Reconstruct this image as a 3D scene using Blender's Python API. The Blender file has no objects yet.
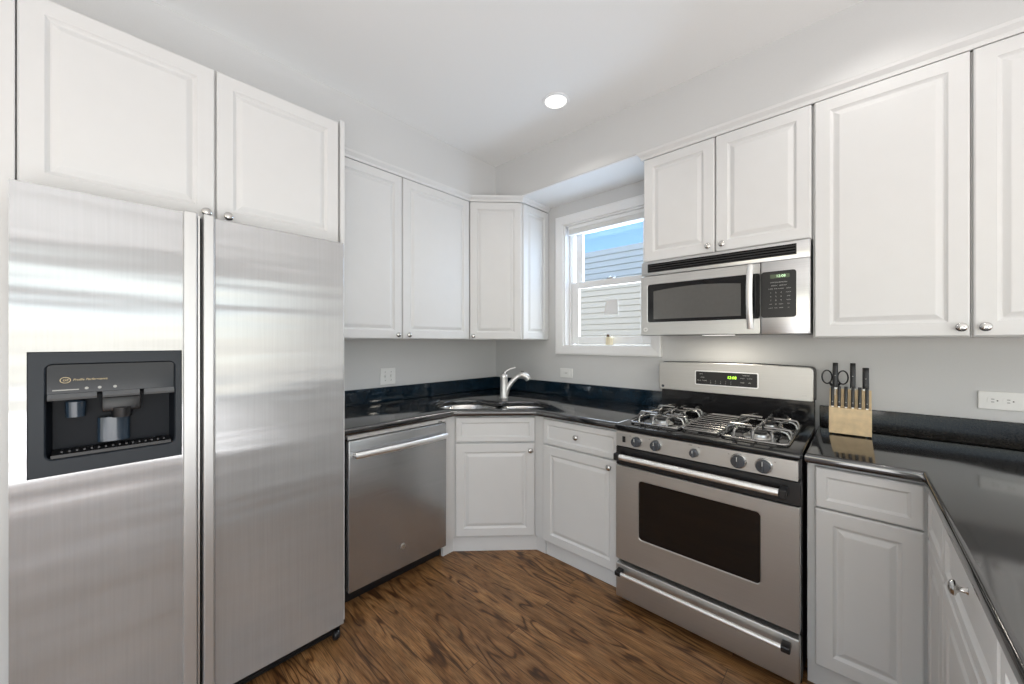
import bpy, bmesh, math, random
from mathutils import Vector, Matrix

random.seed(7)
PI = math.pi
S = bpy.context.scene
COL = S.collection

# ------------------------------------------------------------------ camera
cam_d = bpy.data.cameras.new('camera')
cam = bpy.data.objects.new('camera', cam_d)
COL.objects.link(cam)
cam.location = (2.49, -2.47, 1.34)
cam.rotation_euler = (PI / 2, 0, math.radians(42.78))
cam_d.sensor_width = 36.0
cam_d.lens = 373.0 / 1024 * 36.0
cam_d.clip_start = 0.02
S.camera = cam

# ------------------------------------------------------------------ world, exposure
S.view_settings.view_transform = 'Standard'
S.view_settings.look = 'None'
S.view_settings.gamma = 1.0
S.view_settings.use_curve_mapping = False
S.view_settings.exposure = 0.10

W = bpy.data.worlds.new('sky')
S.world = W
W.use_nodes = True
wn = W.node_tree
bg = wn.nodes['Background']
sky = wn.nodes.new('ShaderNodeTexSky')
sky.sky_type = 'NISHITA'
sky.sun_disc = False
sky.sun_elevation = math.radians(42)
sky.sun_rotation = math.radians(200)
sky.air_density = 1.0
sky.dust_density = 0.3
sky.ozone_density = 2.0
wn.links.new(sky.outputs[0], bg.inputs[0])
bg.inputs[1].default_value = 0.26


def area(name, loc, rot, sx, sy, power, col=(1, 1, 1)):
    l = bpy.data.lights.new(name, 'AREA')
    l.shape = 'RECTANGLE'
    l.size, l.size_y = sx, sy
    l.energy = power
    l.color = col
    o = bpy.data.objects.new(name, l)
    o.location = loc
    o.rotation_euler = rot
    COL.objects.link(o)
    return o


CEIL = 2.745
RX, RY = 7.0, -6.4           # far ends of the open-plan room
# daylight coming in at the windows of the dining side and of the living side
area('daylight_east', (RX + 0.12, -3.1, 1.10), (0, math.radians(92), 0), 2.0, 5.2, 52, (0.98, 0.99, 1.0))
area('daylight_south', (3.4, RY - 0.12, 1.05), (math.radians(92), 0, 0), 3.8, 1.9, 30, (0.98, 0.99, 1.0))
# unseen fill lights, added to brighten the ceiling and the far wall
area('added_fill_light', (3.9, -3.2, 0.60), (PI, 0, 0), 3.0, 3.0, 112, (0.975, 0.985, 1.0))
area('added_fill_light', (4.2, -2.6, 1.25), (0, -PI / 2, 0), 1.6, 2.4, 56, (0.975, 0.985, 1.0))
area('daylight_kitchen_window', (1.125, 0.30, 1.80), (-PI / 2, 0, 0), 0.62, 0.9, 15, (0.85, 0.93, 1.0))

sun_l = bpy.data.lights.new('sun', 'SUN')
sun_l.energy = 1.15
sun_l.angle = math.radians(0.6)
sun_l.color = (1.0, 0.96, 0.90)
sun = bpy.data.objects.new('sun', sun_l)
sun.rotation_euler = (math.radians(50), 0, math.radians(-25))
COL.objects.link(sun)

# ------------------------------------------------------------------ materials
MATS = {}


def new_mat(name):
    m = bpy.data.materials.new(name)
    m.use_nodes = True
    MATS[name] = m
    nt = m.node_tree
    return m, nt, nt.nodes['Principled BSDF']


def nd(nt, t, **kw):
    n = nt.nodes.new(t)
    for k, v in kw.items():
        setattr(n, k, v)
    return n


def setin(n, **kw):
    for k, v in kw.items():
        n.inputs[k.replace('_', ' ')].default_value = v


def coords(nt, scale=(1, 1, 1), kind='Object'):
    tc = nd(nt, 'ShaderNodeTexCoord')
    mp = nd(nt, 'ShaderNodeMapping')
    mp.inputs['Scale'].default_value = scale
    nt.links.new(tc.outputs[kind], mp.inputs[0])
    return mp.outputs[0]


def ramp(nt, fac, stops):
    r = nd(nt, 'ShaderNodeValToRGB')
    e = r.color_ramp.elements
    while len(e) < len(stops):
        e.new(0.5)
    for i, (p, c) in enumerate(stops):
        e[i].position = p
        e[i].color = (c[0], c[1], c[2], 1) if len(c) == 3 else c
    nt.links.new(fac, r.inputs[0])
    return r.outputs[0]


def plain(name, col, rough=0.5, metal=0.0, bump=0.0, bscale=60, spec=0.5, var=0.03, **kw):
    m, nt, p = new_mat(name)
    v = coords(nt)
    n = nd(nt, 'ShaderNodeTexNoise')
    n.inputs['Scale'].default_value = bscale
    n.inputs['Detail'].default_value = 3
    nt.links.new(v, n.inputs['Vector'])
    a = tuple(max(0, c * (1 - var)) for c in col)
    b = tuple(min(1, c * (1 + var)) for c in col)
    nt.links.new(ramp(nt, n.outputs[0], [(0.3, a), (0.7, b)]), p.inputs['Base Color'])
    p.inputs['Roughness'].default_value = rough
    p.inputs['Metallic'].default_value = metal
    p.inputs['Specular IOR Level'].default_value = spec
    for k, vv in kw.items():
        p.inputs[k.replace('_', ' ')].default_value = vv
    if bump:
        bp = nd(nt, 'ShaderNodeBump')
        bp.inputs['Strength'].default_value = bump
        bp.inputs['Distance'].default_value = 0.002
        nt.links.new(n.outputs[0], bp.inputs['Height'])
        nt.links.new(bp.outputs[0], p.inputs['Normal'])
    return m


def steel(name, col, rough, scale, wave=0.0, aniso=0.0, smudge=0.12, rot=0.0, wscale=(1.2, 1.2, 5.0), metal=1.0):
    """brushed stainless steel; scale = stretch of the brushing, wave = sheet waviness"""
    m, nt, p = new_mat(name)
    v = coords(nt, scale)
    n = nd(nt, 'ShaderNodeTexNoise')
    n.inputs['Scale'].default_value = 1.0
    n.inputs['Detail'].default_value = 4
    nt.links.new(v, n.inputs['Vector'])
    v2 = coords(nt, (2.2, 2.2, 1.6))
    n2 = nd(nt, 'ShaderNodeTexNoise')
    n2.inputs['Scale'].default_value = 1.6
    n2.inputs['Detail'].default_value = 5
    nt.links.new(v2, n2.inputs['Vector'])
    mx = nd(nt, 'ShaderNodeMath', operation='ADD')
    nt.links.new(n.outputs[0], mx.inputs[0])
    nt.links.new(n2.outputs[0], mx.inputs[1])
    hf = nd(nt, 'ShaderNodeMath', operation='MULTIPLY')
    nt.links.new(mx.outputs[0], hf.inputs[0])
    hf.inputs[1].default_value = 0.5
    a = tuple(c * (1 - smudge) for c in col)
    b = tuple(min(1, c * (1 + smudge)) for c in col)
    nt.links.new(ramp(nt, hf.outputs[0], [(0.35, a), (0.65, b)]), p.inputs['Base Color'])
    rr = nd(nt, 'ShaderNodeMapRange')
    rr.inputs['To Min'].default_value = rough * 0.8
    rr.inputs['To Max'].default_value = rough * 1.25
    nt.links.new(hf.outputs[0], rr.inputs[0])
    nt.links.new(rr.outputs[0], p.inputs['Roughness'])
    p.inputs['Metallic'].default_value = metal
    if aniso:
        p.inputs['Anisotropic'].default_value = aniso
        p.inputs['Anisotropic Rotation'].default_value = rot
        tg = nd(nt, 'ShaderNodeTangent', direction_type='RADIAL', axis='Z')
        nt.links.new(tg.outputs[0], p.inputs['Tangent'])
    b1 = nd(nt, 'ShaderNodeBump')
    b1.inputs['Strength'].default_value = 0.12
    b1.inputs['Distance'].default_value = 0.0006
    nt.links.new(n.outputs[0], b1.inputs['Height'])
    last = b1
    if wave:
        v3 = coords(nt, wscale)
        n3 = nd(nt, 'ShaderNodeTexNoise')
        n3.inputs['Scale'].default_value = 1.0
        n3.inputs['Detail'].default_value = 1.5
        nt.links.new(v3, n3.inputs['Vector'])
        b2 = nd(nt, 'ShaderNodeBump')
        b2.inputs['Strength'].default_value = 1.0
        b2.inputs['Distance'].default_value = wave
        nt.links.new(n3.outputs[0], b2.inputs['Height'])
        nt.links.new(b1.outputs[0], b2.inputs['Normal'])
        last = b2
    nt.links.new(last.outputs[0], p.inputs['Normal'])
    return m


def granite(name, base, fleck, rough=0.06, ior=1.6):
    m, nt, p = new_mat(name)
    v = coords(nt)
    n = nd(nt, 'ShaderNodeTexNoise')
    setin(n, Scale=170.0, Detail=6.0, Roughness=0.7)
    nt.links.new(v, n.inputs['Vector'])
    n2 = nd(nt, 'ShaderNodeTexNoise')
    setin(n2, Scale=9.0, Detail=4.0)
    nt.links.new(v, n2.inputs['Vector'])
    c1 = ramp(nt, n.outputs[0], [(0.45, base), (0.72, fleck)])
    c2 = ramp(nt, n2.outputs[0], [(0.3, (0.6, 0.6, 0.6)), (0.7, (1.3, 1.3, 1.3))])
    mx = nd(nt, 'ShaderNodeMix', data_type='RGBA', blend_type='MULTIPLY')
    mx.inputs[0].default_value = 1.0
    nt.links.new(c1, mx.inputs[6])
    nt.links.new(c2, mx.inputs[7])
    nt.links.new(mx.outputs[2], p.inputs['Base Color'])
    p.inputs['Roughness'].default_value = rough
    p.inputs['IOR'].default_value = ior
    return m


def floor_mat():
    m, nt, p = new_mat('oak_floor')
    L = nt.links.new
    tc = nd(nt, 'ShaderNodeTexCoord')
    br = nd(nt, 'ShaderNodeTexBrick')
    br.offset = 0.37
    br.offset_frequency = 3
    setin(br, Color1=(0, 0, 0, 1), Color2=(1, 1, 1, 1), Mortar=(0.5, 0.5, 0.5, 1), Scale=1.0,
          Mortar_Size=0.0012, Mortar_Smooth=0.3, Bias=0.0, Brick_Width=2.1, Row_Height=0.083)
    L(tc.outputs['Object'], br.inputs['Vector'])
    sep = nd(nt, 'ShaderNodeSeparateXYZ')
    L(tc.outputs['Object'], sep.inputs[0])
    # seed per plank
    sd = nd(nt, 'ShaderNodeMath', operation='MULTIPLY')
    L(br.outputs['Color'], sd.inputs[0])
    sd.inputs[1].default_value = 37.0
    cx = nd(nt, 'ShaderNodeMath', operation='MULTIPLY')
    L(sep.outputs[0], cx.inputs[0])
    cx.inputs[1].default_value = 1.7
    cy = nd(nt, 'ShaderNodeMath', operation='MULTIPLY')
    L(sep.outputs[1], cy.inputs[0])
    cy.inputs[1].default_value = 9.0
    cb = nd(nt, 'ShaderNodeCombineXYZ')
    L(cx.outputs[0], cb.inputs[0])
    L(cy.outputs[0], cb.inputs[1])
    L(sd.outputs[0], cb.inputs[2])
    # cathedral grain: contour lines of a stretched noise
    n = nd(nt, 'ShaderNodeTexNoise')
    setin(n, Scale=1.0, Detail=2.2, Roughness=0.45, Distortion=0.35)
    L(cb.outputs[0], n.inputs['Vector'])
    k = nd(nt, 'ShaderNodeMath', operation='MULTIPLY')
    L(n.outputs[0], k.inputs[0])
    k.inputs[1].default_value = 58.0
    s = nd(nt, 'ShaderNodeMath', operation='SINE')
    L(k.outputs[0], s.inputs[0])
    g = nd(nt, 'ShaderNodeMapRange')
    g.inputs['From Min'].default_value = -1
    L(s.outputs[0], g.inputs[0])
    # fine pores
    cb2 = nd(nt, 'ShaderNodeMapping')
    cb2.inputs['Scale'].default_value = (14, 260, 1)
    L(tc.outputs['Object'], cb2.inputs[0])
    n2 = nd(nt, 'ShaderNodeTexNoise')
    setin(n2, Scale=1.0, Detail=3.0)
    L(cb2.outputs[0], n2.inputs['Vector'])
    # broad blotches where the stain took differently
    n3 = nd(nt, 'ShaderNodeTexNoise')
    setin(n3, Scale=3.0, Detail=3.0)
    L(cb.outputs[0], n3.inputs['Vector'])
    n4 = nd(nt, 'ShaderNodeTexNoise')
    setin(n4, Scale=1.6, Detail=3.0)
    L(cb.outputs[0], n4.inputs['Vector'])
    vis = ramp(nt, n4.outputs[0], [(0.34, (0.05, 0.05, 0.05)), (0.54, (1, 1, 1))])
    gm = nd(nt, 'ShaderNodeMix', data_type='FLOAT')
    L(vis, gm.inputs[0])
    gm.inputs[2].default_value = 0.55
    L(g.outputs[0], gm.inputs[3])
    g = gm
    grain = ramp(nt, g.outputs[0], [(0.0, (0.075, 0.032, 0.012)), (0.10, (0.15, 0.068, 0.024)),
                                    (0.30, (0.290, 0.142, 0.052)), (1.0, (0.350, 0.192, 0.082))])
    pore = ramp(nt, n2.outputs[0], [(0.34, (0.45, 0.45, 0.45)), (0.58, (1.1, 1.1, 1.1))])
    blot = ramp(nt, n3.outputs[0], [(0.30, (0.64, 0.62, 0.60)), (0.70, (1.22, 1.22, 1.22))])
    tone = ramp(nt, br.outputs['Color'], [(0.0, (0.78, 0.74, 0.70)), (1.0, (1.12, 1.12, 1.12))])

    def mul(a, b):
        x = nd(nt, 'ShaderNodeMix', data_type='RGBA', blend_type='MULTIPLY')
        x.inputs[0].default_value = 1.0
        L(a, x.inputs[6])
        L(b, x.inputs[7])
        return x.outputs[2]
    c = mul(mul(mul(grain, pore), blot), tone)
    mor = nd(nt, 'ShaderNodeMix', data_type='RGBA')
    L(br.outputs['Fac'], mor.inputs[0])
    L(c, mor.inputs[6])
    mor.inputs[7].default_value = (0.045, 0.022, 0.010, 1)
    L(mor.outputs[2], p.inputs['Base Color'])
    p.inputs['Roughness'].default_value = 0.38
    p.inputs['Specular IOR Level'].default_value = 0.45
    bp = nd(nt, 'ShaderNodeBump')
    bp.inputs['Strength'].default_value = 0.25
    bp.inputs['Distance'].default_value = 0.001
    L(g.outputs[0], bp.inputs['Height'])
    L(bp.outputs[0], p.inputs['Normal'])
    return m


def glass(name, tint=(1, 1, 1), refl=0.06):
    m, nt, p = new_mat(name)
    nt.nodes.remove(p)
    out = nt.nodes['Material Output']
    t = nd(nt, 'ShaderNodeBsdfTransparent')
    t.inputs[0].default_value = (*tint, 1)
    g = nd(nt, 'ShaderNodeBsdfGlossy')
    g.inputs['Roughness'].default_value = 0.02
    mx = nd(nt, 'ShaderNodeMixShader')
    mx.inputs[0].default_value = refl
    nt.links.new(t.outputs[0], mx.inputs[1])
    nt.links.new(g.outputs[0], mx.inputs[2])
    nt.links.new(mx.outputs[0], out.inputs[0])
    return m


def emit(name, col, strength):
    m, nt, p = new_mat(name)
    p.inputs['Base Color'].default_value = (*col, 1)
    p.inputs['Emission Color'].default_value = (*col, 1)
    p.inputs['Emission Strength'].default_value = strength
    return m


WALL = plain('wall_paint', (0.64, 0.64, 0.635), 0.6, bump=0.06, bscale=220, var=0.012)
CEILM = plain('ceiling_paint', (0.88, 0.88, 0.87), 0.7, bump=0.05, bscale=200, var=0.01)
WHITE = plain('white_cabinet', (0.715, 0.713, 0.705), 0.40, var=0.008, bscale=12)
TRIMW = plain('white_trim', (0.86, 0.86, 0.855), 0.35, var=0.01)
PLASTIC = plain('white_plastic', (0.83, 0.83, 0.81), 0.3, var=0.01)
FLOOR = floor_mat()
STEEL = steel('brushed_steel', (0.60, 0.60, 0.595), 0.30, (3, 3, 240), 0.0012, 0.5, 0.06)
FRHAND = steel('fridge_handle', (0.62, 0.62, 0.62), 0.38, (60, 60, 4), 0.0, 0.0, 0.03, metal=.8)
FRSTEEL = steel('fridge_steel', (0.475, 0.48, 0.485), 0.19, (160, 160, 3), 0.008, 0.9, 0.05, rot=0.0, metal=.55, wscale=(0.7, 0.7, 7.5))
DWSTEEL = steel('dishwasher_steel', (0.47, 0.475, 0.48), 0.24, (3, 3, 220), 0.004, 0.5, 0.09, wscale=(3.5, 3.5, 1.0), metal=.8)
HSTEEL = steel('handle_steel', (0.92, 0.92, 0.91), 0.42, (40, 40, 40), 0.0, 0.0, 0.03)
RSTEEL = steel('range_steel', (0.54, 0.53, 0.51), 0.40, (3, 3, 260), 0.0012, 0.4, 0.05, metal=.85)
NICKEL = steel('satin_nickel', (0.62, 0.61, 0.59), 0.2, (30, 30, 30), 0.0, 0.0, 0.05)
FAUCET = steel('faucet_nickel', (0.74, 0.73, 0.71), 0.36, (30, 30, 30), 0.0, 0.0, 0.03, metal=.85)
SINKM = steel('sink_steel', (0.72, 0.71, 0.69), 0.22, (60, 60, 60), 0.001, 0.0, 0.06)
GRATE = plain('grate_metal', (0.30, 0.295, 0.285), 0.24, 0.85, bump=0.1, bscale=90)
BURN = plain('burner_aluminium', (0.62, 0.61, 0.59), 0.3, 0.9)
BLACK = plain('black_plastic', (0.012, 0.012, 0.013), 0.32)
SATIN = plain('dark_grey_plastic', (0.016, 0.021, 0.028), 0.42, spec=.35)
GLOSSB = plain('black_enamel', (0.008, 0.008, 0.009), 0.09, spec=0.4)
OVENG = plain('oven_glass', (0.010, 0.008, 0.007), 0.06, spec=0.4)
MWG = plain('microwave_glass', (0.10, 0.098, 0.093), 0.10, spec=0.8)
KNOBG = plain('knob_grey', (0.055, 0.062, 0.072), 0.18, spec=.8)
GRAN_B = granite('granite_daylight_blue', (0.003, 0.011, 0.020), (0.014, 0.036, 0.058))  # blue put into the stone colour stands for reflected daylight
GRAN_K = granite('granite_black', (0.006, 0.0052, 0.0045), (0.030, 0.026, 0.020), 0.10, 1.38)
GRAN_T = granite('granite_counter', (0.007, 0.007, 0.0078), (0.028, 0.029, 0.031), 0.09, 2.1)
WOODL = plain('maple_block', (0.74, 0.56, 0.33), 0.45, bscale=30, var=0.12)
DARK = plain('dark_recess', (0.01, 0.01, 0.01), 0.7)
GOLD = plain('gold_print', (0.62, 0.50, 0.28), 0.4)
INKG = plain('grey_print', (0.42, 0.42, 0.40), 0.5)
INKD = plain('dark_print', (0.05, 0.05, 0.05), 0.5)
INKW = plain('pale_print', (0.62, 0.63, 0.62), 0.5)
GREEN = emit('green_digits', (0.40, 0.85, 0.05), 2.4)
PALEG = emit('pale_digits', (0.55, 0.80, 0.50), 0.9)
SIDING = plain('vinyl_siding', (0.74, 0.68, 0.56), 0.5, var=0.02)
GLASSC = glass('window_glass', (0.97, 0.97, 0.97), 0.04)
GLASSB = glass('upper_window_glass', (0.82, 0.90, 1.0), 0.05)
DLIGHT = emit('lamp_lens', (1.0, 0.97, 0.92), 1.1)
CLEAR = plain('clear_blue_plastic', (0.025, 0.04, 0.06), 0.12, spec=0.6)

# ------------------------------------------------------------------ mesh helpers


def new_bm():
    return bmesh.new()


def box(bm, x0, x1, y0, y1, z0, z1, bev=0.0, seg=2, M=None):
    m = Matrix.Translation(((x0 + x1) / 2, (y0 + y1) / 2, (z0 + z1) / 2)) @ Matrix.Diagonal((abs(x1 - x0), abs(y1 - y0), abs(z1 - z0), 1))
    r = bmesh.ops.create_cube(bm, size=1.0, matrix=m)
    vs = r['verts']
    if bev > 0:
        es = list({e for v in vs for e in v.link_edges})
        rb = bmesh.ops.bevel(bm, geom=es, offset=bev, segments=seg, affect='EDGES', profile=0.5)
        vs = list({v for f in rb['faces'] for v in f.verts} | {v for v in vs if v.is_valid})
    if M is not None:
        bmesh.ops.transform(bm, matrix=M, verts=[v for v in vs if v.is_valid])
    return vs


def prism(bm, pts, axis, a0, a1):
    """extrude 2D outline pts along axis ('x','y','z') from a0 to a1"""
    def mk(p, a):
        if axis == 'x':
            return (a, p[0], p[1])
        if axis == 'y':
            return (p[0], a, p[1])
        return (p[0], p[1], a)
    v0 = [bm.verts.new(mk(p, a0)) for p in pts]
    v1 = [bm.verts.new(mk(p, a1)) for p in pts]
    n = len(pts)
    bm.faces.new(v0)
    bm.faces.new(v1[::-1])
    for i in range(n):
        bm.faces.new((v0[i], v1[i], v1[(i + 1) % n], v0[(i + 1) % n]))
    return v0 + v1


def rrect(x0, x1, z0, z1, r, n=5):
    out = []
    for cx, cz, a in ((x1 - r, z1 - r, 0), (x0 + r, z1 - r, 90), (x0 + r, z0 + r, 180), (x1 - r, z0 + r, 270)):
        for i in range(n + 1):
            t = math.radians(a + 90 * i / n)
            out.append((cx + r * math.cos(t), cz + r * math.sin(t)))
    return out


def ring_loft(bm, rings, close=True, cap0=True, cap1=True):
    vr = [[bm.verts.new(p) for p in r] for r in rings]
    n = len(vr[0])
    for a, b in zip(vr, vr[1:]):
        for i in range(n if close else n - 1):
            bm.faces.new((a[i], a[(i + 1) % n], b[(i + 1) % n], b[i]))
    if cap0:
        bm.faces.new(vr[0][::-1])
    if cap1:
        bm.faces.new(vr[-1])
    return vr


def lathe(bm, prof, M=None, n=24):
    """prof: list of (r, z) from one end to the other; spun about z"""
    rings = []
    for r, z in prof:
        rr = max(r, 1e-4)
        rings.append([(rr * math.cos(2 * PI * i / n), rr * math.sin(2 * PI * i / n), z) for i in range(n)])
    vr = ring_loft(bm, rings)
    vs = [v for r in vr for v in r]
    if M is not None:
        bmesh.ops.transform(bm, matrix=M, verts=vs)
    return vs


def tube(bm, pts, rad, n=10, cap=True):
    pts = [Vector(p) for p in pts]
    rads = rad if isinstance(rad, (list, tuple)) else [rad] * len(pts)
    rings = []
    up = None
    for i, p in enumerate(pts):
        a = pts[max(0, i - 1)]
        b = pts[min(len(pts) - 1, i + 1)]
        d = (b - a).normalized()
        if up is None:
            up = Vector((0, 0, 1)) if abs(d.z) < 0.9 else Vector((1, 0, 0))
        s = d.cross(up).normalized()
        u = s.cross(d).normalized()
        up = u
        rings.append([p + (s * math.cos(2 * PI * k / n) + u * math.sin(2 * PI * k / n)) * rads[i] for k in range(n)])
    ring_loft(bm, rings, cap0=cap, cap1=cap)


def smooth_path(pts, n=8):
    P = [Vector(p) for p in pts]
    out = []
    for i in range(len(P) - 1):
        p0 = P[max(i - 1, 0)]
        p1, p2 = P[i], P[i + 1]
        p3 = P[min(i + 2, len(P) - 1)]
        for k in range(n):
            t = k / n
            out.append(0.5 * ((2 * p1) + (p2 - p0) * t + (2 * p0 - 5 * p1 + 4 * p2 - p3) * t * t + (3 * p1 - p0 - 3 * p2 + p3) * t ** 3))
    out.append(P[-1])
    return out


def closed_smooth(pts, n=6):
    P = [Vector((p[0], p[1], 0)) for p in pts]
    m = len(P)
    out = []
    for i in range(m):
        p0, p1, p2, p3 = P[i - 1], P[i], P[(i + 1) % m], P[(i + 2) % m]
        for k in range(n):
            t = k / n
            v = 0.5 * ((2 * p1) + (p2 - p0) * t + (2 * p0 - 5 * p1 + 4 * p2 - p3) * t * t + (3 * p1 - p0 - 3 * p2 + p3) * t ** 3)
            out.append((v.x, v.y))
    return out


def obj(name, bm, mat, parent=None, smooth=False, label=None, bevel=0.0):
    bmesh.ops.recalc_face_normals(bm, faces=bm.faces[:])
    me = bpy.data.meshes.new(name)
    bm.to_mesh(me)
    bm.free()
    if smooth:
        for p in me.polygons:
            p.use_smooth = True
    o = bpy.data.objects.new(name, me)
    COL.objects.link(o)
    o.data.materials.append(mat)
    if parent is not None:
        o.parent = parent
    if smooth:
        try:
            me.set_sharp_from_angle(angle=math.radians(38))
        except Exception:
            pass
    if label:
        o['label'] = label
    if bevel:
        b = o.modifiers.new('bevel', 'BEVEL')
        b.width = bevel
        b.segments = 2
        b.limit_method = 'ANGLE'
        b.angle_limit = math.radians(40)
    return o


def thing(name, label, cat, loc=(0, 0, 0), rotz=0.0, group=None):
    o = bpy.data.objects.new(name, None)
    o.empty_display_size = 0.1
    COL.objects.link(o)
    o.location = loc
    o.rotation_euler = (0, 0, rotz)
    o['label'] = label
    o['category'] = cat
    if group:
        o['group'] = group
    return o


def struct(name, bm, mat, parent=None, smooth=False):
    o = obj(name, bm, mat, parent, smooth)
    if parent is None:
        o['kind'] = 'structure'
    return o


def text_bm(s, size, M, depth=0.0006, shear=0.0, align='CENTER'):
    cu = bpy.data.curves.new('tmp_text', 'FONT')
    cu.body = s
    cu.size = size
    cu.extrude = depth
    cu.shear = shear
    cu.align_x = align
    cu.align_y = 'CENTER'
    o = bpy.data.objects.new('tmp_text', cu)
    COL.objects.link(o)
    dg = bpy.context.evaluated_depsgraph_get()
    me = bpy.data.meshes.new_from_object(o.evaluated_get(dg))
    bm = bmesh.new()
    bm.from_mesh(me)
    bpy.data.objects.remove(o)
    bpy.data.curves.remove(cu)
    bpy.data.meshes.remove(me)
    bmesh.ops.transform(bm, matrix=M, verts=bm.verts[:])
    return bm


def merge(a, b):
    me = bpy.data.meshes.new('tmp_merge')
    b.to_mesh(me)
    b.free()
    a.from_mesh(me)
    bpy.data.meshes.remove(me)


def front_text(bm, s, size, x, y, z, **kw):
    """text on a face looking towards local -y"""
    M = Matrix.Translation((x, y, z)) @ Matrix.Rotation(PI / 2, 4, 'X')
    merge(bm, text_bm(s, size, M, **kw))


FRONT = Matrix.Rotation(PI / 2, 4, 'X')      # local z -> -y (sticks out of a front face)


def outline_slab(name, outer, holes, z0, z1, mat, parent=None, bev=0.0):
    cu = bpy.data.curves.new('tmp_slab', 'CURVE')
    cu.dimensions = '2D'
    cu.fill_mode = 'BOTH'
    for pts in [outer] + holes:
        sp = cu.splines.new('POLY')
        sp.points.add(len(pts) - 1)
        for i, p in enumerate(pts):
            sp.points[i].co = (p[0], p[1], 0, 1)
        sp.use_cyclic_u = True
    cu.extrude = (z1 - z0) / 2 - bev
    cu.bevel_depth = bev
    cu.bevel_resolution = 3
    cu.offset = -bev
    o = bpy.data.objects.new('tmp_slab', cu)
    COL.objects.link(o)
    dg = bpy.context.evaluated_depsgraph_get()
    me = bpy.data.meshes.new_from_object(o.evaluated_get(dg))
    bm = bmesh.new()
    bm.from_mesh(me)
    bpy.data.objects.remove(o)
    bpy.data.curves.remove(cu)
    bpy.data.meshes.remove(me)
    bmesh.ops.translate(bm, verts=bm.verts[:], vec=(0, 0, (z0 + z1) / 2))
    bmesh.ops.remove_doubles(bm, verts=bm.verts[:], dist=1e-5)
    return obj(name, bm, mat, parent, smooth=True)


# ------------------------------------------------------------------ room shell
bm = new_bm()
box(bm, -0.15, RX, RY, 0.15, -0.1, 0.0)
struct('floor', bm, FLOOR)
bm = new_bm()
box(bm, -0.15, RX + .15, RY - .15, 0.15, CEIL, CEIL + 0.12)
struct('ceiling', bm, CEILM)
bm = new_bm()
box(bm, -0.15, 0.0, RY, 0.0, 0, CEIL)
struct('wall_left', bm, WALL)
# back wall with the window hole
WX0, WX1, WZ0, WZ1 = 0.765, 1.485, 1.300, 2.275
bm = new_bm()
T = 0.15
box(bm, -0.15, WX0, 0, T, 0, CEIL)
box(bm, WX1, RX, 0, T, 0, CEIL)
box(bm, WX0, WX1, 0, T, 0, WZ0)
box(bm, WX0, WX1, 0, T, WZ1, CEIL)
struct('wall_back', bm, WALL)
# far walls behind the camera, with openings for daylight
bm = new_bm()
box(bm, RX, RX + .15, RY, -5.75, 0, CEIL)
box(bm, RX, RX + .15, -0.45, 0.15, 0, CEIL)
box(bm, RX, RX + .15, -5.75, -0.45, 0, 0.1)
box(bm, RX, RX + .15, -5.75, -0.45, 2.1, CEIL)
struct('wall_right', bm, WALL)
bm = new_bm()
box(bm, -0.15, 1.5, RY - .15, RY, 0, CEIL)
box(bm, 5.3, RX + .15, RY - .15, RY, 0, CEIL)
box(bm, 1.5, 5.3, RY - .15, RY, 0, 0.1)
box(bm, 1.5, 5.3, RY - .15, RY, 2.05, CEIL)
struct('wall_front', bm, WALL)
# soffits over the cabinets
SB = 2.445
bm = new_bm()
prism(bm, [(0, 0), (0, -4.2), (0.36, -4.2), (0.36, -0.36), (3.9, -0.36), (3.9, 0)], 'z', SB, CEIL)
sof = struct('ceiling_soffit', bm, WALL)
# the soffit's underside above the window is ceiling white
bm = new_bm()
box(bm, 0.615, 1.57, -0.355, -0.001, SB - 0.004, SB)
struct('trim_5', bm, CEILM)

# crown strips on top of the wall cabinets
CR = [(0, 0), (0, 0.042), (0.034, 0.042), (0.030, 0.030), (0.016, 0.014), (0.012, 0)]


def crown(name, path):
    """path of (x,y) corner points, room side on the left hand normal"""
    bm = new_bm()
    n = len(path)
    rings = []
    for i, p in enumerate(path):
        p = Vector(p)
        d0 = (p - Vector(path[i - 1])).normalized() if i > 0 else None
        d1 = (Vector(path[i + 1]) - p).normalized() if i < n - 1 else None
        if d0 is None:
            d0 = d1
        if d1 is None:
            d1 = d0
        n0 = Vector((d0.y, -d0.x))
        n1 = Vector((d1.y, -d1.x))
        mvec = (n0 + n1).normalized()
        k = 1 / max(0.3, mvec.dot(n0))
        rings.append([(p.x + mvec.x * q * k, p.y + mvec.y * q * k, 2.402 + z) for q, z in CR])
    ring_loft(bm, rings)
    return struct(name, bm, WHITE)


crown('trim_1', [(0.332, -1.690), (0.332, -0.612), (0.612, -0.332), (0.612, -0.004)])
crown('trim_2', [(1.572, -0.004), (1.572, -0.334), (3.30, -0.334)])

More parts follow.
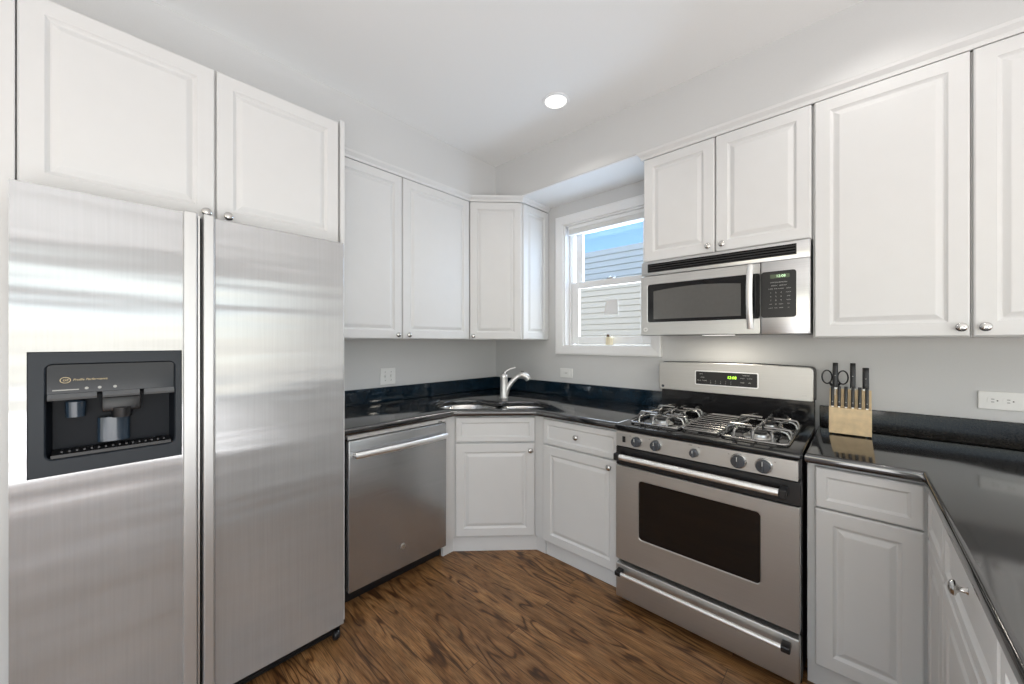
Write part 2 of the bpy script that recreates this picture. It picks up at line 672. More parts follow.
# ------------------------------------------------------------------ window_1
def window():
    root = bpy.data.objects.new('window_1', None)
    COL.objects.link(root)
    root.location = (WX0, 0, WZ0)
    root['kind'] = 'structure'
    off = Vector((-WX0, 0, -WZ0))

    def part(name, bm, mat, parent=root, **kw):
        bmesh.ops.translate(bm, verts=bm.verts[:], vec=off)
        return obj(name, bm, mat, parent, **kw)
    # casing around the opening, with a small profile
    bm = new_bm()
    o = (0.702, 1.549, 1.243, 2.337)
    prof = [(0.0, 0.0), (0.0, -0.022), (0.012, -0.024), (0.050, -0.018), (0.066, -0.014), (0.066, 0.0)]
    rings = []
    for ins, y in prof:
        x0, x1, z0, z1 = o[0] + ins, o[1] - ins, o[2] + ins, o[3] - ins
        rings.append([(x0, y, z0), (x1, y, z0), (x1, y, z1), (x0, y, z1)])
    rings.append(rings[0])
    ring_loft(bm, rings, cap0=False, cap1=False)
    bmesh.ops.remove_doubles(bm, verts=bm.verts[:], dist=1e-6)
    part('casing', bm, TRIMW)
    # jamb lining
    bm = new_bm()
    box(bm, WX0, WX0 + .018, 0.0, T, WZ0, WZ1)
    box(bm, WX1 - .018, WX1, 0.0, T, WZ0, WZ1)
    box(bm, WX0 + .018, WX1 - .018, 0.0, T, WZ0, WZ0 + .018)
    box(bm, WX0 + .018, WX1 - .018, 0.0, T, WZ1 - .018, WZ1)
    part('jamb', bm, TRIMW)

    def sash(x0, x1, z0, z1, y0, y1, w, wb, wt, mat, nm):
        bm = new_bm()
        b = .003
        box(bm, x0, x0 + w, y0, y1, z0, z1, b)
        box(bm, x1 - w, x1, y0, y1, z0, z1, b)
        box(bm, x0 + w, x1 - w, y0 + .001, y1 - .001, z0, z0 + wb, b)
        box(bm, x0 + w, x1 - w, y0 + .001, y1 - .001, z1 - wt, z1, b)
        s = part(nm, bm, TRIMW)
        bm = new_bm()
        box(bm, x0 + w, x1 - w, (y0 + y1) / 2 - .003, (y0 + y1) / 2 + .003, z0 + wb, z1 - wt)
        part('pane', bm, mat, s)
        return s
    sash(0.815, 1.435, 1.770, 2.255, 0.105, 0.135, .062, .045, .05, GLASSB, 'upper_sash')
    sash(0.800, 1.450, 1.325, 1.815, 0.070, 0.100, .062, .058, .05, GLASSC, 'lower_sash')
    bm = new_bm()
    box(bm, WX0 + .019, 0.799, 0.055, 0.140, WZ0 + .019, WZ1 - .019, .002)
    box(bm, 1.451, WX1 - .019, 0.055, 0.140, WZ0 + .019, WZ1 - .019, .002)
    part('track', bm, TRIMW)
    bm = new_bm()
    box(bm, 1.105, 1.165, .068, .098, 1.815, 1.822, .002)
    lathe(bm, [(0.013, 0), (0.013, .008), (.006, .012)], Matrix.Translation((1.135, .083, 1.821)))
    box(bm, 1.13, 1.175, .072, .082, 1.824, 1.830, .002)
    part('sash_lock', bm, NICKEL)
    return root


window()

# pleated shade stacked up at the head of the window
t = thing('window_shade', 'white pleated window shade raised to a stack under the window head', 'window shade', (1.125, 0.03, 2.19))
bm = new_bm()
box(bm, -0.322, 0.322, -0.022, 0.020, 0.037, 0.066, .003)
obj('headrail', bm, TRIMW, t)
bm = new_bm()
pts = []
for i in range(8):
    z = .012 + i * .0034
    pts.append((-0.019 if i % 2 else -0.022, z))
prism(bm, pts + [(0.018, .036), (0.018, .012)], 'x', -0.318, 0.318)
obj('pleats', bm, PLASTIC, t)
bm = new_bm()
box(bm, -0.322, 0.322, -0.023, 0.019, -0.004, 0.011, .003)
obj('bottom_rail', bm, TRIMW, t)

# small white note stuck to the lower pane and a little jar on the sill rail
bm = new_bm()
prism(bm, ((-0.062, 0), (0.055, -0.004), (0.052, 0.112), (-0.040, 0.108), (-0.052, .07)), 'y', -0.001, 0.0006)
o = obj('paper_note', bm, TRIMW)
o.location = (1.143, 0.0795, 1.548)
o['label'] = 'small blank white paper square stuck on the lower window pane'
o['category'] = 'note'
t = thing('candle_jar', 'tiny cream jar with a dark top on the window sill', 'jar', (1.150, 0.035, 1.3185))
bm = new_bm()
lathe(bm, [(0.024, 0), (0.027, .004), (0.027, .052), (0.022, .060), (0.020, .060), (.019, .02), (0.001, .02)], n=20)
obj('jar_body', bm, plain('cream_wax', (0.85, 0.76, 0.55), 0.4), t, smooth=True)
bm = new_bm()
lathe(bm, [(0.010, .021), (0.011, .060), (.011, .078), (0.003, .082)], Matrix.Translation((-.010, 0, 0)), n=12)
obj('cap', bm, plain('brown_cap', (0.10, 0.06, 0.03), 0.5), t, smooth=True)

# neighbour's house seen through the window: lap siding under an eave board
t = thing('neighbor_house', 'pale lap-sided neighbouring house wall seen through the kitchen window', 'house', (1.0, 3.5, -1.5))
bm = new_bm()
prof = [(0.25, 0.0)]
z = 0.0
while z < 4.40:
    prof.append((0.0, z))
    prof.append((0.014, z + 0.1005))
    z += 0.102
prof.append((0.25, z))
prism(bm, prof, 'x', -7, 5)
obj('siding_wall', bm, SIDING, t)

# ------------------------------------------------------------------ ceiling downlights
def downlight(x, y, label, power=6):
    t = thing('recessed_ceiling_light', label, 'ceiling light', (x, y, CEIL), 0, None)
    bm = new_bm()
    lathe(bm, [(0.062, -0.001), (0.064, -0.006), (0.078, -0.004), (0.080, -0.0005)], n=40)
    # open ring: drop the caps
    for f in [f for f in bm.faces if len(f.verts) > 8]:
        bm.faces.remove(f)
    obj('trim_ring', bm, TRIMW, t, smooth=True)
    bm = new_bm()
    lathe(bm, [(0.0005, -0.0035), (0.045, -0.0035), (0.062, -0.002)], n=40)
    obj('lens', bm, DLIGHT, t, smooth=True)
    l = bpy.data.lights.new('ceiling_spot', 'SPOT')
    l.energy = power
    l.spot_size = math.radians(125)
    l.spot_blend = 0.45
    l.shadow_soft_size = 0.05
    l.color = (1.0, 0.97, 0.93)
    lo = bpy.data.objects.new('ceiling_spot', l)
    COL.objects.link(lo)
    lo.location = (x, y, CEIL - 0.012)
    return t


downlight(1.200, -0.700, 'round lit recessed ceiling light near the corner of the ceiling')
for i, (x, y) in enumerate([(2.55, -0.68), (2.9, -2.9), (1.5, -3.9), (4.6, -2.0), (4.6, -4.4)]):  # unseen; first read from its soffit scallop, the rest added as fill
    l = bpy.data.lights.new('ceiling_spot', 'SPOT')
    l.energy = 5
    l.spot_size = math.radians(125)
    l.spot_blend = 0.45
    l.shadow_soft_size = 0.05
    l.color = (1.0, 0.97, 0.93)
    lo = bpy.data.objects.new('ceiling_spot', l)
    COL.objects.link(lo)
    lo.location = (x, y, CEIL - 0.012)

# ------------------------------------------------------------------ cabinets
def panel_bm(x0, x1, z0, z1, yb, th=0.020, frame=0.052):
    """raised-panel front: back at yb, sticking out to yb-th, looking to -y"""
    bm = new_bm()
    fr = min(frame, (x1 - x0) * .26, (z1 - z0) * .26)
    prof = [(0, 0), (0, th * .72), (0.0015, th * .88), (0.005, th), (fr, th), (fr + .004, th - .004), (fr + .010, th - .0085),
            (fr + .014, th - .0085), (fr + .030, th - .0015), (fr + .034, th - .0008)]
    if (z1 - z0) < .2:
        prof = [(0, 0), (0, th * .72), (0.0015, th * .88), (0.005, th), (fr * .8, th), (fr * .8 + .004, th - .004),
                (fr * .8 + .009, th - .0075), (fr * .8 + .013, th - .0075)]
    rings = []
    for ins, d in prof:
        a, b, c, e = x0 + ins, x1 - ins, z0 + ins, z1 - ins
        y = yb - d
        rings.append([(a, y, c), (b, y, c), (b, y, e), (a, y, e)])
    ring_loft(bm, rings)
    return bm


KNOB_P = [(0.0045, 0.0), (0.0075, 0.001), (0.0052, 0.004), (0.0052, 0.012), (0.0085, 0.0155), (0.0152, 0.0185),
          (0.0160, 0.0215), (0.0135, 0.0255), (0.0075, 0.0280), (0.001, 0.0288)]


def knob(parent, x, y, z):
    bm = new_bm()
    lathe(bm, KNOB_P, Matrix.Translation((x, y, z)) @ FRONT, 20)
    return obj('knob', bm, NICKEL, parent, smooth=True)


def fronts(t, D, items):
    for kind, x0, x1, z0, z1, kp in items:
        d = obj(kind, panel_bm(x0, x1, z0, z1, -D - 0.001), WHITE, t)
        if kp:
            knob(d, kp[0], -D - 0.0205, kp[1])


def cabinet(name, label, loc, rotz, W_, D, H, items, group=None, toe=False, extra=None):
    t = thing(name, label, 'cabinet', loc, rotz, group)
    bm = new_bm()
    box(bm, 0, W_, -D, 0, 0, H, .0015, 1)
    if toe:
        box(bm, 0, W_, -D + .018, -.02, -0.095, -0.001)
    obj('body', bm, WHITE, t)
    fronts(t, D, items)
    return t


R90 = PI / 2
UZ, UH = 1.358, 1.042
# -- left wall, pair of doors beside the fridge panel. local x = world +y
Y0 = -1.692
cabinet('wall_cabinet', 'white two-door wall cabinet on the left wall between fridge and corner', (0.002, Y0, UZ), R90,
        -0.614 - Y0, 0.326, UH,
        [('door', 0.004, -1.193 - Y0, 0.003, UH - .003, (-1.228 - Y0, 0.028)),
         ('door', -1.187 - Y0, -0.628 - Y0, 0.003, UH - .003, (-1.150 - Y0, 0.028))])
# -- diagonal corner wall cabinet
t = thing('corner_wall_cabinet', 'white diagonal wall cabinet in the corner above the sink', 'cabinet', (0.002, -0.002, UZ))
bm = new_bm()
prism(bm, [(0, 0), (0, -.608), (.326, -.608), (.608, -.326), (.608, 0)], 'z', 0, UH)
obj('body', bm, WHITE, t)
c = (0.328 - .002 + 0.0, -0.61 + .002)
L_ = math.hypot(.282, .282)
bmd = panel_bm(0.004, L_ - .004, 0.003, UH - .003, 0)
M = Matrix.Translation((.3268, -.6088, 0)) @ Matrix.Rotation(PI / 4, 4, 'Z')
bmesh.ops.transform(bmd, matrix=M, verts=bmd.verts[:])
d = obj('door', bmd, WHITE, t)
bm = new_bm()
lathe(bm, KNOB_P, M @ Matrix.Translation((.032, -.0195, .028)) @ FRONT, 20)
obj('knob', bm, NICKEL, d, smooth=True)
bme = panel_bm(0.006, 0.322, 0.003, UH - .003, 0, th=.012)
bmesh.ops.transform(bme, matrix=Matrix.Translation((.6085, -.326, 0)) @ Matrix.Rotation(PI / 2, 4, 'Z'), verts=bme.verts[:])
obj('end_panel', bme, WHITE, t)

# -- above the fridge
ftc = cabinet('fridge_top_cabinet', 'deep white two-door cabinet above the refrigerator', (0.002, -2.656, 1.795), R90,
        2.656 - 1.718, 0.645, 0.602,
        [('door', 0.0003, -2.192 + 2.656, 0.010, .598, (-2.219 + 2.656, 0.036)),
         ('door', -2.186 + 2.656, -1.722 + 2.656, 0.010, .598, (-2.152 + 2.656, 0.036))])
for y in (-1.716, -2.700):
    bm = new_bm()
    zt = 2.405
    box(bm, 0.002, 0.672, 0, .020 if y > -2 else .042, 0, zt, .0015, 1)
    Mi = (Matrix.Translation((0.002, -2.656, 1.795)) @ Matrix.Rotation(R90, 4, 'Z')).inverted() @ Matrix.Translation((0, y, 0))
    bmesh.ops.transform(bm, matrix=Mi, verts=bm.verts[:])
    obj('side_panel', bm, WHITE, ftc)

# -- right: over the microwave, and the tall pair
X0 = 1.572
cabinet('wall_cabinet', 'short white two-door wall cabinet above the microwave', (X0, -0.002, 1.800), 0, 2.343 - X0, 0.328, .600,
        [('door', 0.004, 1.950 - X0, 0.003, .597, (1.923 - X0, 0.036)),
         ('door', 1.956 - X0, 2.340 - X0, 0.003, .597, (1.988 - X0, 0.036))])
X0 = 2.345
cabinet('wall_cabinet', 'tall white wall cabinet right of the microwave above the knife block', (X0, -0.002, UZ), 0, 2.7935 - X0, 0.328, UH,
        [('door', 0.006, 2.791 - X0, 0.003, UH - .003, (2.768 - X0, 0.036))])
X0 = 2.7945
cabinet('wall_cabinet', 'white wall cabinet at the right end above the wall outlet', (X0, -0.002, UZ), 0, 3.28 - X0, 0.328, UH,
        [('door', 0.004, 3.27 - X0, 0.003, UH - .003, (2.823 - X0, 0.036))])

# -- base: corner sink cabinet
BZ, BH = 0.096, 0.778
t = thing('sink_base_cabinet', 'white diagonal corner base cabinet under the sink', 'cabinet', (0.002, -0.002, 0))
bm = new_bm()
prism(bm, [(0.02, -0.02), (0.02, -1.052), (.608, -1.052), (.608, -.965), (.965, -.608), (1.043, -.608), (1.043, -0.02)], 'z', 0.100, 0.680)
prism(bm, [(.580, -1.052), (.608, -1.052), (.608, -.965), (.965, -.608), (1.043, -.608), (1.043, -.580), (.953, -.580), (.580, -.953)], 'z', 0.680, 0.873)
obj('body', bm, WHITE, t)
bm = new_bm()
prism(bm, [(0.57, -1.052), (.590, -1.052), (.590, -.972), (.972, -.592), (1.043, -.592), (1.043, -.57), (.96, -.57), (.57, -.96)], 'z', 0.001, 0.100)
obj('toe_board', bm, WHITE, t)
M = Matrix.Translation((.6095 - .0, -.9665, 0)) @ Matrix.Rotation(PI / 4, 4, 'Z')
LL = .357 * math.sqrt(2)
for nm, z0, z1, kp in (('false_drawer_front', .705, .862, None), ('door', .106, .695, (LL - .030, .652))):
    b = panel_bm(0.001, LL - .001, z0, z1, 0)
    bmesh.ops.transform(b, matrix=M, verts=b.verts[:])
    d = obj(nm, b, WHITE, t)
    if kp:
        bm = new_bm()
        lathe(bm, KNOB_P, M @ Matrix.Translation((kp[0], -.0195, kp[1])) @ FRONT, 20)
        obj('knob', bm, NICKEL, d, smooth=True)

# -- base: left of the range
X0 = 1.047
cabinet('base_cabinet', 'white base cabinet with one drawer and door left of the range', (X0, -0.002, BZ), 0, 1.566 - X0, 0.606, BH,
        [('drawer', 0.005, 1.561 - X0, .708 - BZ, .862 - BZ, (1.298 - X0, .787 - BZ)),
         ('door', 0.005, 1.561 - X0, .104 - BZ, .700 - BZ, (1.508 - X0, .663 - BZ))], toe=True)
# -- base: right of the range
X0 = 2.346
cabinet('base_cabinet', 'white base cabinet between the range and the peninsula', (X0, -0.002, BZ), 0, 2.664 - X0, 0.606, BH,
        [('drawer', 2.371 - X0, 2.655 - X0, .710 - BZ, .862 - BZ, None),
         ('door', 2.371 - X0, 2.655 - X0, .104 - BZ, .704 - BZ, None)], toe=True)
# -- peninsula cabinets, facing world -x; local x = world -y
PX = 3.279
for (ya, yb, lab, kx) in ((-0.632, -0.955, 'narrow white peninsula base cabinet nearest the inner corner of the black counter', None),
                          (-0.957, -1.492, 'white peninsula base cabinet with the knob under the black counter edge', 1.268),
                          (-1.494, -2.05, 'white peninsula base cabinet nearest the viewer at the bottom right', 1.77)):
    Wc = ya - yb
    k = (kx + ya, .826 - BZ) if kx else None
    cabinet('base_cabinet', lab, (PX, ya, BZ), -R90, Wc, 0.600, BH,
            [('drawer', 0.004 if kx else .03, Wc - .004, .708 - BZ, .862 - BZ, k),
             ('door', 0.004 if kx else .03, Wc - .004, .104 - BZ, .700 - BZ, (Wc - .035, .655 - BZ) if kx else None)], toe=True)

# ------------------------------------------------------------------ counters
CZ0, CZ1 = 0.876, 0.914
q = 1 / math.sqrt(2)


def st(a, t_):        # along the sink diagonal a, towards the front t_
    return (q * (a + t_), q * (a - t_))


hole_at = [(-.40, .96), (-.37, .82), (-.26, .745), (-.12, .750), (-.02, .815), (.035, .850), (.10, .825), (.22, .815),
           (.32, .860), (.362, .97), (.33, 1.07), (.20, 1.105), (0, 1.110), (-.20, 1.115), (-.34, 1.085)]
hole = closed_smooth([st(*p) for p in hole_at], 6)
bev = 0.012
outline_slab('countertop', [(0.003, -0.003), (0.003, -1.693), (.655, -1.693), (.655, -1.018), (1.018, -.655), (1.572, -.655), (1.572, -.003)],
             [hole[::-1]], CZ0, CZ1, GRAN_T, None, bev)
o = bpy.data.objects['countertop']
o['label'] = 'black granite countertop with the sink cutout, wrapping the left corner'
o['category'] = 'countertop'
o = outline_slab('countertop', [(2.342, -0.003), (2.342, -.655), (2.647, -.655), (2.647, -2.20), (3.45, -2.20), (3.45, -.003)],
                 [], CZ0, CZ1, GRAN_T, None, bev)
o['label'] = 'black granite countertop of the peninsula right of the range'
o['category'] = 'countertop'
for nm, b4, mt, lb in (('backsplash', (0.002, .022, -1.693, -0.023), GRAN_B, 'low dark granite backsplash strip along the left wall, coloured blue for reflected daylight'),
                       ('backsplash', (0.002, 1.560, -0.022, -0.002), GRAN_B, 'low dark granite backsplash strip under the window, coloured blue for reflected daylight'),
                       ('backsplash', (2.350, 3.45, -0.022, -0.002), GRAN_K, 'low brown-black granite backsplash strip behind the knife block')):
    bm = new_bm()
    box(bm, b4[0], b4[1], b4[2], b4[3], .0, .104, .002, 1)
    o = obj(nm, bm, mt)
    o.location = (0, 0, .9142)
    o['label'] = lb
    o['category'] = 'backsplash'

# ------------------------------------------------------------------ sink and faucet
t = thing('kitchen_sink', 'stainless steel double bowl sink set under the corner counter', 'sink', (*st(0, .95), .68))
T0 = t.location


def bowl(name, pts_at):
    pts = closed_smooth([st(*p) for p in pts_at], 6)
    cx = sum(p[0] for p in pts) / len(pts)
    cy = sum(p[1] for p in pts) / len(pts)
    bm = new_bm()
    rings = []
    for k, z in ((1.03, .8745), (1.0, .8745), (.985, .868), (.96, .78), (.93, .715), (.86, .700), (.4, .697), (.1, .695)):
        rings.append([(cx + (p[0] - cx) * k - T0.x, cy + (p[1] - cy) * k - T0.y, z - T0.z) for p in pts])
    ring_loft(bm, rings, cap0=False)
    o = obj(name, bm, SINKM, t, smooth=True)
    s = o.modifiers.new('solid', 'SOLIDIFY')
    s.thickness = 0.0015
    bm = new_bm()
    lathe(bm, [(.001, .6985 - T0.z), (.030, .6985 - T0.z), (.042, .7005 - T0.z), (.044, .6985 - T0.z)], Matrix.Translation((cx - T0.x, cy - T0.y, 0)))
    obj('drain', bm, NICKEL, o, smooth=True)


bowl('bowl', [(-.405, .96), (-.375, .815), (-.26, .738), (-.12, .745), (-.02, .82), (.010, .87), (.012, 1.0), (-.02, 1.10), (-.20, 1.12), (-.345, 1.09)])
bowl('bowl', [(.045, .87), (.10, .82), (.22, .808), (.325, .855), (.367, .97), (.335, 1.075), (.20, 1.112), (.06, 1.10), (.040, 1.0)])

t = thing('kitchen_faucet', 'satin nickel pull-out faucet with lever handle behind the corner sink', 'faucet', (.518, -.429, .914))
bm = new_bm()
lathe(bm, [(.034, 0), (.035, .004), (.032, .009), (.0300, .02), (.0285, .150), (.0295, .156), (.0295, .168), (.024, .182), (.012, .190), (.001, .192)], n=28)
obj('body', bm, FAUCET, t, smooth=True)
dr = Vector((.72, .69, 0)).normalized()
sp = Vector((.30, -.10, 0)).normalized()
sd = Vector((math.cos(math.radians(5)), math.sin(math.radians(5)), 0))
sd = Vector((.78, .62, 0)).normalized()
path = smooth_path([Vector((0, 0, .02)) + sd * .012, Vector((0, 0, .075)) + sd * .028, Vector((0, 0, .122)) + sd * .060, Vector((0, 0, .158)) + sd * .095,
                    Vector((0, 0, .172)) + sd * .120], 6)
bm = new_bm()
tube(bm, path, [.021 - .004 * i / (len(path) - 1) for i in range(len(path))], 16)
obj('spout', bm, FAUCET, t, smooth=True)
path = smooth_path([Vector((0, 0, .170)) + sd * .115, Vector((0, 0, .178)) + sd * .142, Vector((0, 0, .164)) + sd * .170, Vector((0, 0, .138)) + sd * .186], 6)
n = len(path)
bm = new_bm()
tube(bm, path, [.0175 + .009 * math.sin(PI * min(1, i / (n - 1) * .9)) for i in range(n)], 18)
sh = obj('spray_head', bm, FAUCET, t, smooth=True)
bm = new_bm()
box(bm, -.012, .012, -.006, .006, -.002, .003, .002, M=Matrix.Translation(Vector((0, 0, .203)) + sd * .140) @ Matrix.Rotation(math.atan2(sd.y, sd.x), 4, 'Z'))
obj('spray_button', bm, BLACK, sh)
bm = new_bm()
path = smooth_path([Vector((0, 0, .182)), Vector((0, 0, .205)) + sd * .020, Vector((0, 0, .222)) + sd * .050, Vector((0, 0, .230)) + sd * .080], 5)
tube(bm, path, [.011 - .005 * i / (len(path) - 1) for i in range(len(path))], 12)
lathe(bm, [(.001, -.008), (.007, -.004), (.008, 0), (.006, .005), (.001, .008)], Matrix.Translation(path[-1]), 12)
obj('lever', bm, FAUCET, t, smooth=True)

# ------------------------------------------------------------------ refrigerator
FY = -2.655
t = thing('refrigerator', 'large side-by-side stainless steel refrigerator with ice dispenser', 'refrigerator', (0.03, FY, 0), R90)
# local: x = y_world - FY (0..0.908), front = -(x_world-0.03)
FF = 0.77                       # local front depth of the door faces
FWd = 0.902
bm = new_bm()
box(bm, 0.004, FWd - .004, -.690, 0, .03, 1.745, .004)
obj('case', bm, SATIN, t)
bm = new_bm()
box(bm, 0.01, FWd - .01, -.716, -.690, .012, .070, .003)
for i in range(5):
    box(bm, 0.03, FWd - .03, -.720, -.714, .020 + i * .010, .024 + i * .010)
obj('toe_grille', bm, BLACK, t)
for xx in (.018, FWd - .022):
    bm = new_bm()
    lathe(bm, [(.001, -.011), (.019, -.011), (.021, -.006), (.021, .006), (.019, .011), (.001, .011)],
          Matrix.Translation((xx, -.735, .0215)) @ Matrix.Rotation(PI / 2, 4, 'Y'), 20)
    box(bm, xx - .014, xx - .0115, -.745, -.716, .018, .060)
    box(bm, xx + .0115, xx + .014, -.745, -.716, .018, .060)
    obj('roller', bm, BLACK, t, smooth=True)
# freezer door (left), with an opening for the dispenser
DZ0, DZ1 = .076, 1.784
dx0, dx1, dz0, dz1 = .030, .354, .956, 1.312
xs = -2.298 - FY                # 0.357, where the steel meets the handle strip
bm = new_bm()
box(bm, 0, xs, -FF, -FF + .072, DZ0, dz0)
box(bm, 0, xs, -FF, -FF + .072, dz1, DZ1)
box(bm, 0, dx0, -FF, -FF + .072, dz0, dz1)
box(bm, dx1, xs, -FF, -FF + .072, dz0, dz1)
bmesh.ops.remove_doubles(bm, verts=bm.verts[:], dist=1e-5)
dl = obj('freezer_door', bm, FRSTEEL, t)
bm = new_bm()
box(bm, xs, xs + .037, -FF - .012, -FF + .072, DZ0 - .002, DZ1 + .006, .005, 3)
obj('handle', bm, FRHAND, dl)
xr0, xr1, xr2 = -2.245 - FY, -2.214 - FY, FWd
bm = new_bm()
box(bm, xr1, xr2, -FF, -FF + .072, DZ0, DZ1, .004, 2)
drr = obj('refrigerator_door', bm, FRSTEEL, t)
bm = new_bm()
box(bm, xr0, xr1, -FF - .012, -FF + .072, DZ0 - .002, DZ1 + .006, .005, 3)
obj('handle', bm, FRHAND, drr)
bm = new_bm()
box(bm, xs + .037, xr0, -FF + .030, -FF + .078, DZ0, DZ1 - .004)
obj('door_gasket', bm, BLACK, t)
bm = new_bm()
box(bm, xs + .0405, xs + .044, -FF + .002, -FF + .030, DZ0, DZ1 - .004)
obj('inner_trim', bm, HSTEEL, t)
# dispenser
YF = -FF - .006
disp = bpy.data.objects.new('ice_dispenser', None)
COL.objects.link(disp)
disp.parent = t
bm = new_bm()
a, b, c_, d_ = dx0 + .001, dx1 - .001, dz0 + .001, dz1 - .001
ia, ib, ic, id_ = .060, .338, 1.000, 1.278
outer = rrect(a, b, c_, d_, .006)
inner = rrect(ia, ib, ic, id_, .018)
rings = [[(p[0], -FF + .01, p[1]) for p in outer], [(p[0], YF + .002, p[1]) for p in outer],
         [(p[0], YF, p[1]) for p in rrect(a + .002, b - .002, c_ + .002, d_ - .002, .006)],
         [(p[0], YF, p[1]) for p in inner], [(p[0], YF + .004, p[1]) for p in rrect(ia + .003, ib - .003, ic + .003, id_ - .003, .016)]]
ring_loft(bm, rings, cap0=False, cap1=False)
obj('bezel', bm, SATIN, disp)
bm = new_bm()
rings = [[(p[0], YF + .004, p[1]) for p in rrect(ia + .003, ib - .003, ic + .003, id_ - .003, .016)],
         [(p[0], -FF + .052, p[1]) for p in rrect(ia + .012, ib - .012, ic + .006, id_ - .004, .014)]]
ring_loft(bm, rings, cap0=False, cap1=True)
obj('cavity', bm, plain('cavity_black', (0.008, 0.010, 0.014), 0.45, spec=0.15), disp)
# control panel: tilted face at top, with three levers below
bm = new_bm()
prism(bm, [(YF + .004, id_ - .004), (YF + .006, 1.190), (YF + .040, 1.180), (YF + .046, id_ - .004)], 'x', ia + .005, ib - .005)
obj('control_panel', bm, plain('dispenser_panel', (0.020, 0.023, 0.028), 0.12, spec=0.3), disp)
bm = new_bm()
for x0, x1 in ((.066, .160), (.172, .252), (.262, .334)):
    prism(bm, [(YF + .002, 1.190), (YF - .006, 1.178), (YF - .004, 1.172), (YF + .03, 1.174)], 'x', x0, x1)
obj('selector_keys', bm, plain('lever_grey', (0.10, 0.105, 0.11), 0.3), disp)
bm = new_bm()
box(bm, .170, .256, YF + .010, YF + .042, 1.125, 1.172, .006)
lathe(bm, [(.022, 0), (.026, .03)], Matrix.Translation((.213, YF + .026, 1.105)), 16)
obj('ice_chute', bm, BLACK, disp, smooth=True)
bm = new_bm()
prism(bm, [(.186 + .03 * math.sin(2 * PI * k / 20) * 0 + .036 * math.cos(2 * PI * k / 20) + .010, YF + .048 + .018 * math.sin(2 * PI * k / 20)) for k in range(20)], 'z', 1.030, 1.105)
obj('paddle', bm, CLEAR, disp, smooth=True)
bm = new_bm()
lathe(bm, [(.020, 0), (.022, .045), (.016, .050)], Matrix.Translation((.118, YF + .028, 1.118)), 18)
obj('water_spout', bm, CLEAR, disp, smooth=True)
bm = new_bm()
prism(bm, [(YF + .004, 1.005), (YF + .004, 1.014), (YF + .050, 1.022), (YF + .050, 1.005)], 'x', ia + .012, ib - .012)
for i in range(16):
    x = ia + .03 + i * .0145
    box(bm, x, x + .004, YF + .010, YF + .046, 1.018, 1.0225)
obj('drip_tray', bm, BLACK, disp)
bm = new_bm()
front_text(bm, 'Profile Performance', .0085, .113, YF + .0035, 1.229, shear=.35, align='LEFT')
obj('lettering', bm, GOLD, disp)
bm = new_bm()
rings = []
for k, yy in ((1.0, 0), (1.0, -.001), (.86, -.001), (.86, 0)):
    rings.append([(.099 + .0105 * k * math.cos(2 * PI * i / 28), YF + .0045 + yy, 1.229 + .0088 * k * math.sin(2 * PI * i / 28)) for i in range(28)])
rings.append(rings[0])
ring_loft(bm, rings, cap0=False, cap1=False)
front_text(bm, 'GE', .0095, .099, YF + .0035, 1.229, shear=.3)
obj('logo', bm, GOLD, disp)
bm = new_bm()
for x in (.140, .166, .198):
    lathe(bm, [(.004, 0), (.004, .001)], Matrix.Translation((x, YF + .0048, 1.203)) @ FRONT, 12)
box(bm, .075, .125, YF + .0035, YF + .0045, 1.199, 1.202)
obj('indicator_marks', bm, INKG, disp)

# ------------------------------------------------------------------ dishwasher
t = thing('dishwasher', 'stainless steel dishwasher with bar handle between fridge and corner', 'dishwasher', (0.03, -1.664, 0), R90)
dW = 0.602
bm = new_bm()
box(bm, 0.004, dW - .004, -.570, 0, .09, .866)
obj('tub', bm, DARK, t)
bm = new_bm()
DF = .610
box(bm, 0, dW, -DF, -.572, .088, .846, .006, 3)
dd = obj('door', bm, DWSTEEL, t, smooth=True)
bm = new_bm()
box(bm, 0.0, dW, -.600, -.572, .849, .871, .002, 1)
obj('control_strip', bm, HSTEEL, t)
bm = new_bm()
box(bm, dW - .055, dW - .028, -.602, -.598, .853, .858, .0)
obj('vent_slot', bm, BLACK, t)
bm = new_bm()
hx = [(.020 + (dW - .040) * i / 24) for i in range(25)]
rings = []
for x in hx:
    u_ = (x - dW / 2) / (dW / 2)
    yc = -DF - .034 - .014 * (1 - u_ * u_)
    zc = .776
    rings.append([(x, yc + .009 * math.cos(2 * PI * k / 14), zc + .016 * math.sin(2 * PI * k / 14)) for k in range(14)])
ring_loft(bm, rings)
for x in (.026, dW - .026):
    box(bm, x - .010, x + .010, -DF - .034, -DF, .768, .784, .003)
obj('handle', bm, HSTEEL, dd, smooth=True)
bm = new_bm()
lathe(bm, [(.0135, 0), (.0135, .0015), (.0110, .0022), (.001, .0022)], Matrix.Translation((-1.362 + 1.664, -DF, .209)) @ FRONT, 28)
lg = obj('logo_badge', bm, HSTEEL, dd, smooth=True)
bm = new_bm()
front_text(bm, 'GE', .012, -1.362 + 1.664, -DF - .0022, .209, shear=.3)
obj('lettering', bm, INKD, lg)
bm = new_bm()
box(bm, 0, dW, -.535, -.515, .004, .086)
obj('toe_kick', bm, BLACK, t)

# ------------------------------------------------------------------ range
RX0 = 1.576
RW = 0.759
t = thing('gas_range', 'stainless steel gas range with black cooktop and oven below the microwave', 'range', (RX0, -0.03, 0))
yo = 0.03                       # local y = world y + 0.03
RF = -0.695 + yo
bm = new_bm()
box(bm, .002, RW - .002, -.620, 0, .02, .905)
obj('chassis', bm, BLACK, t)
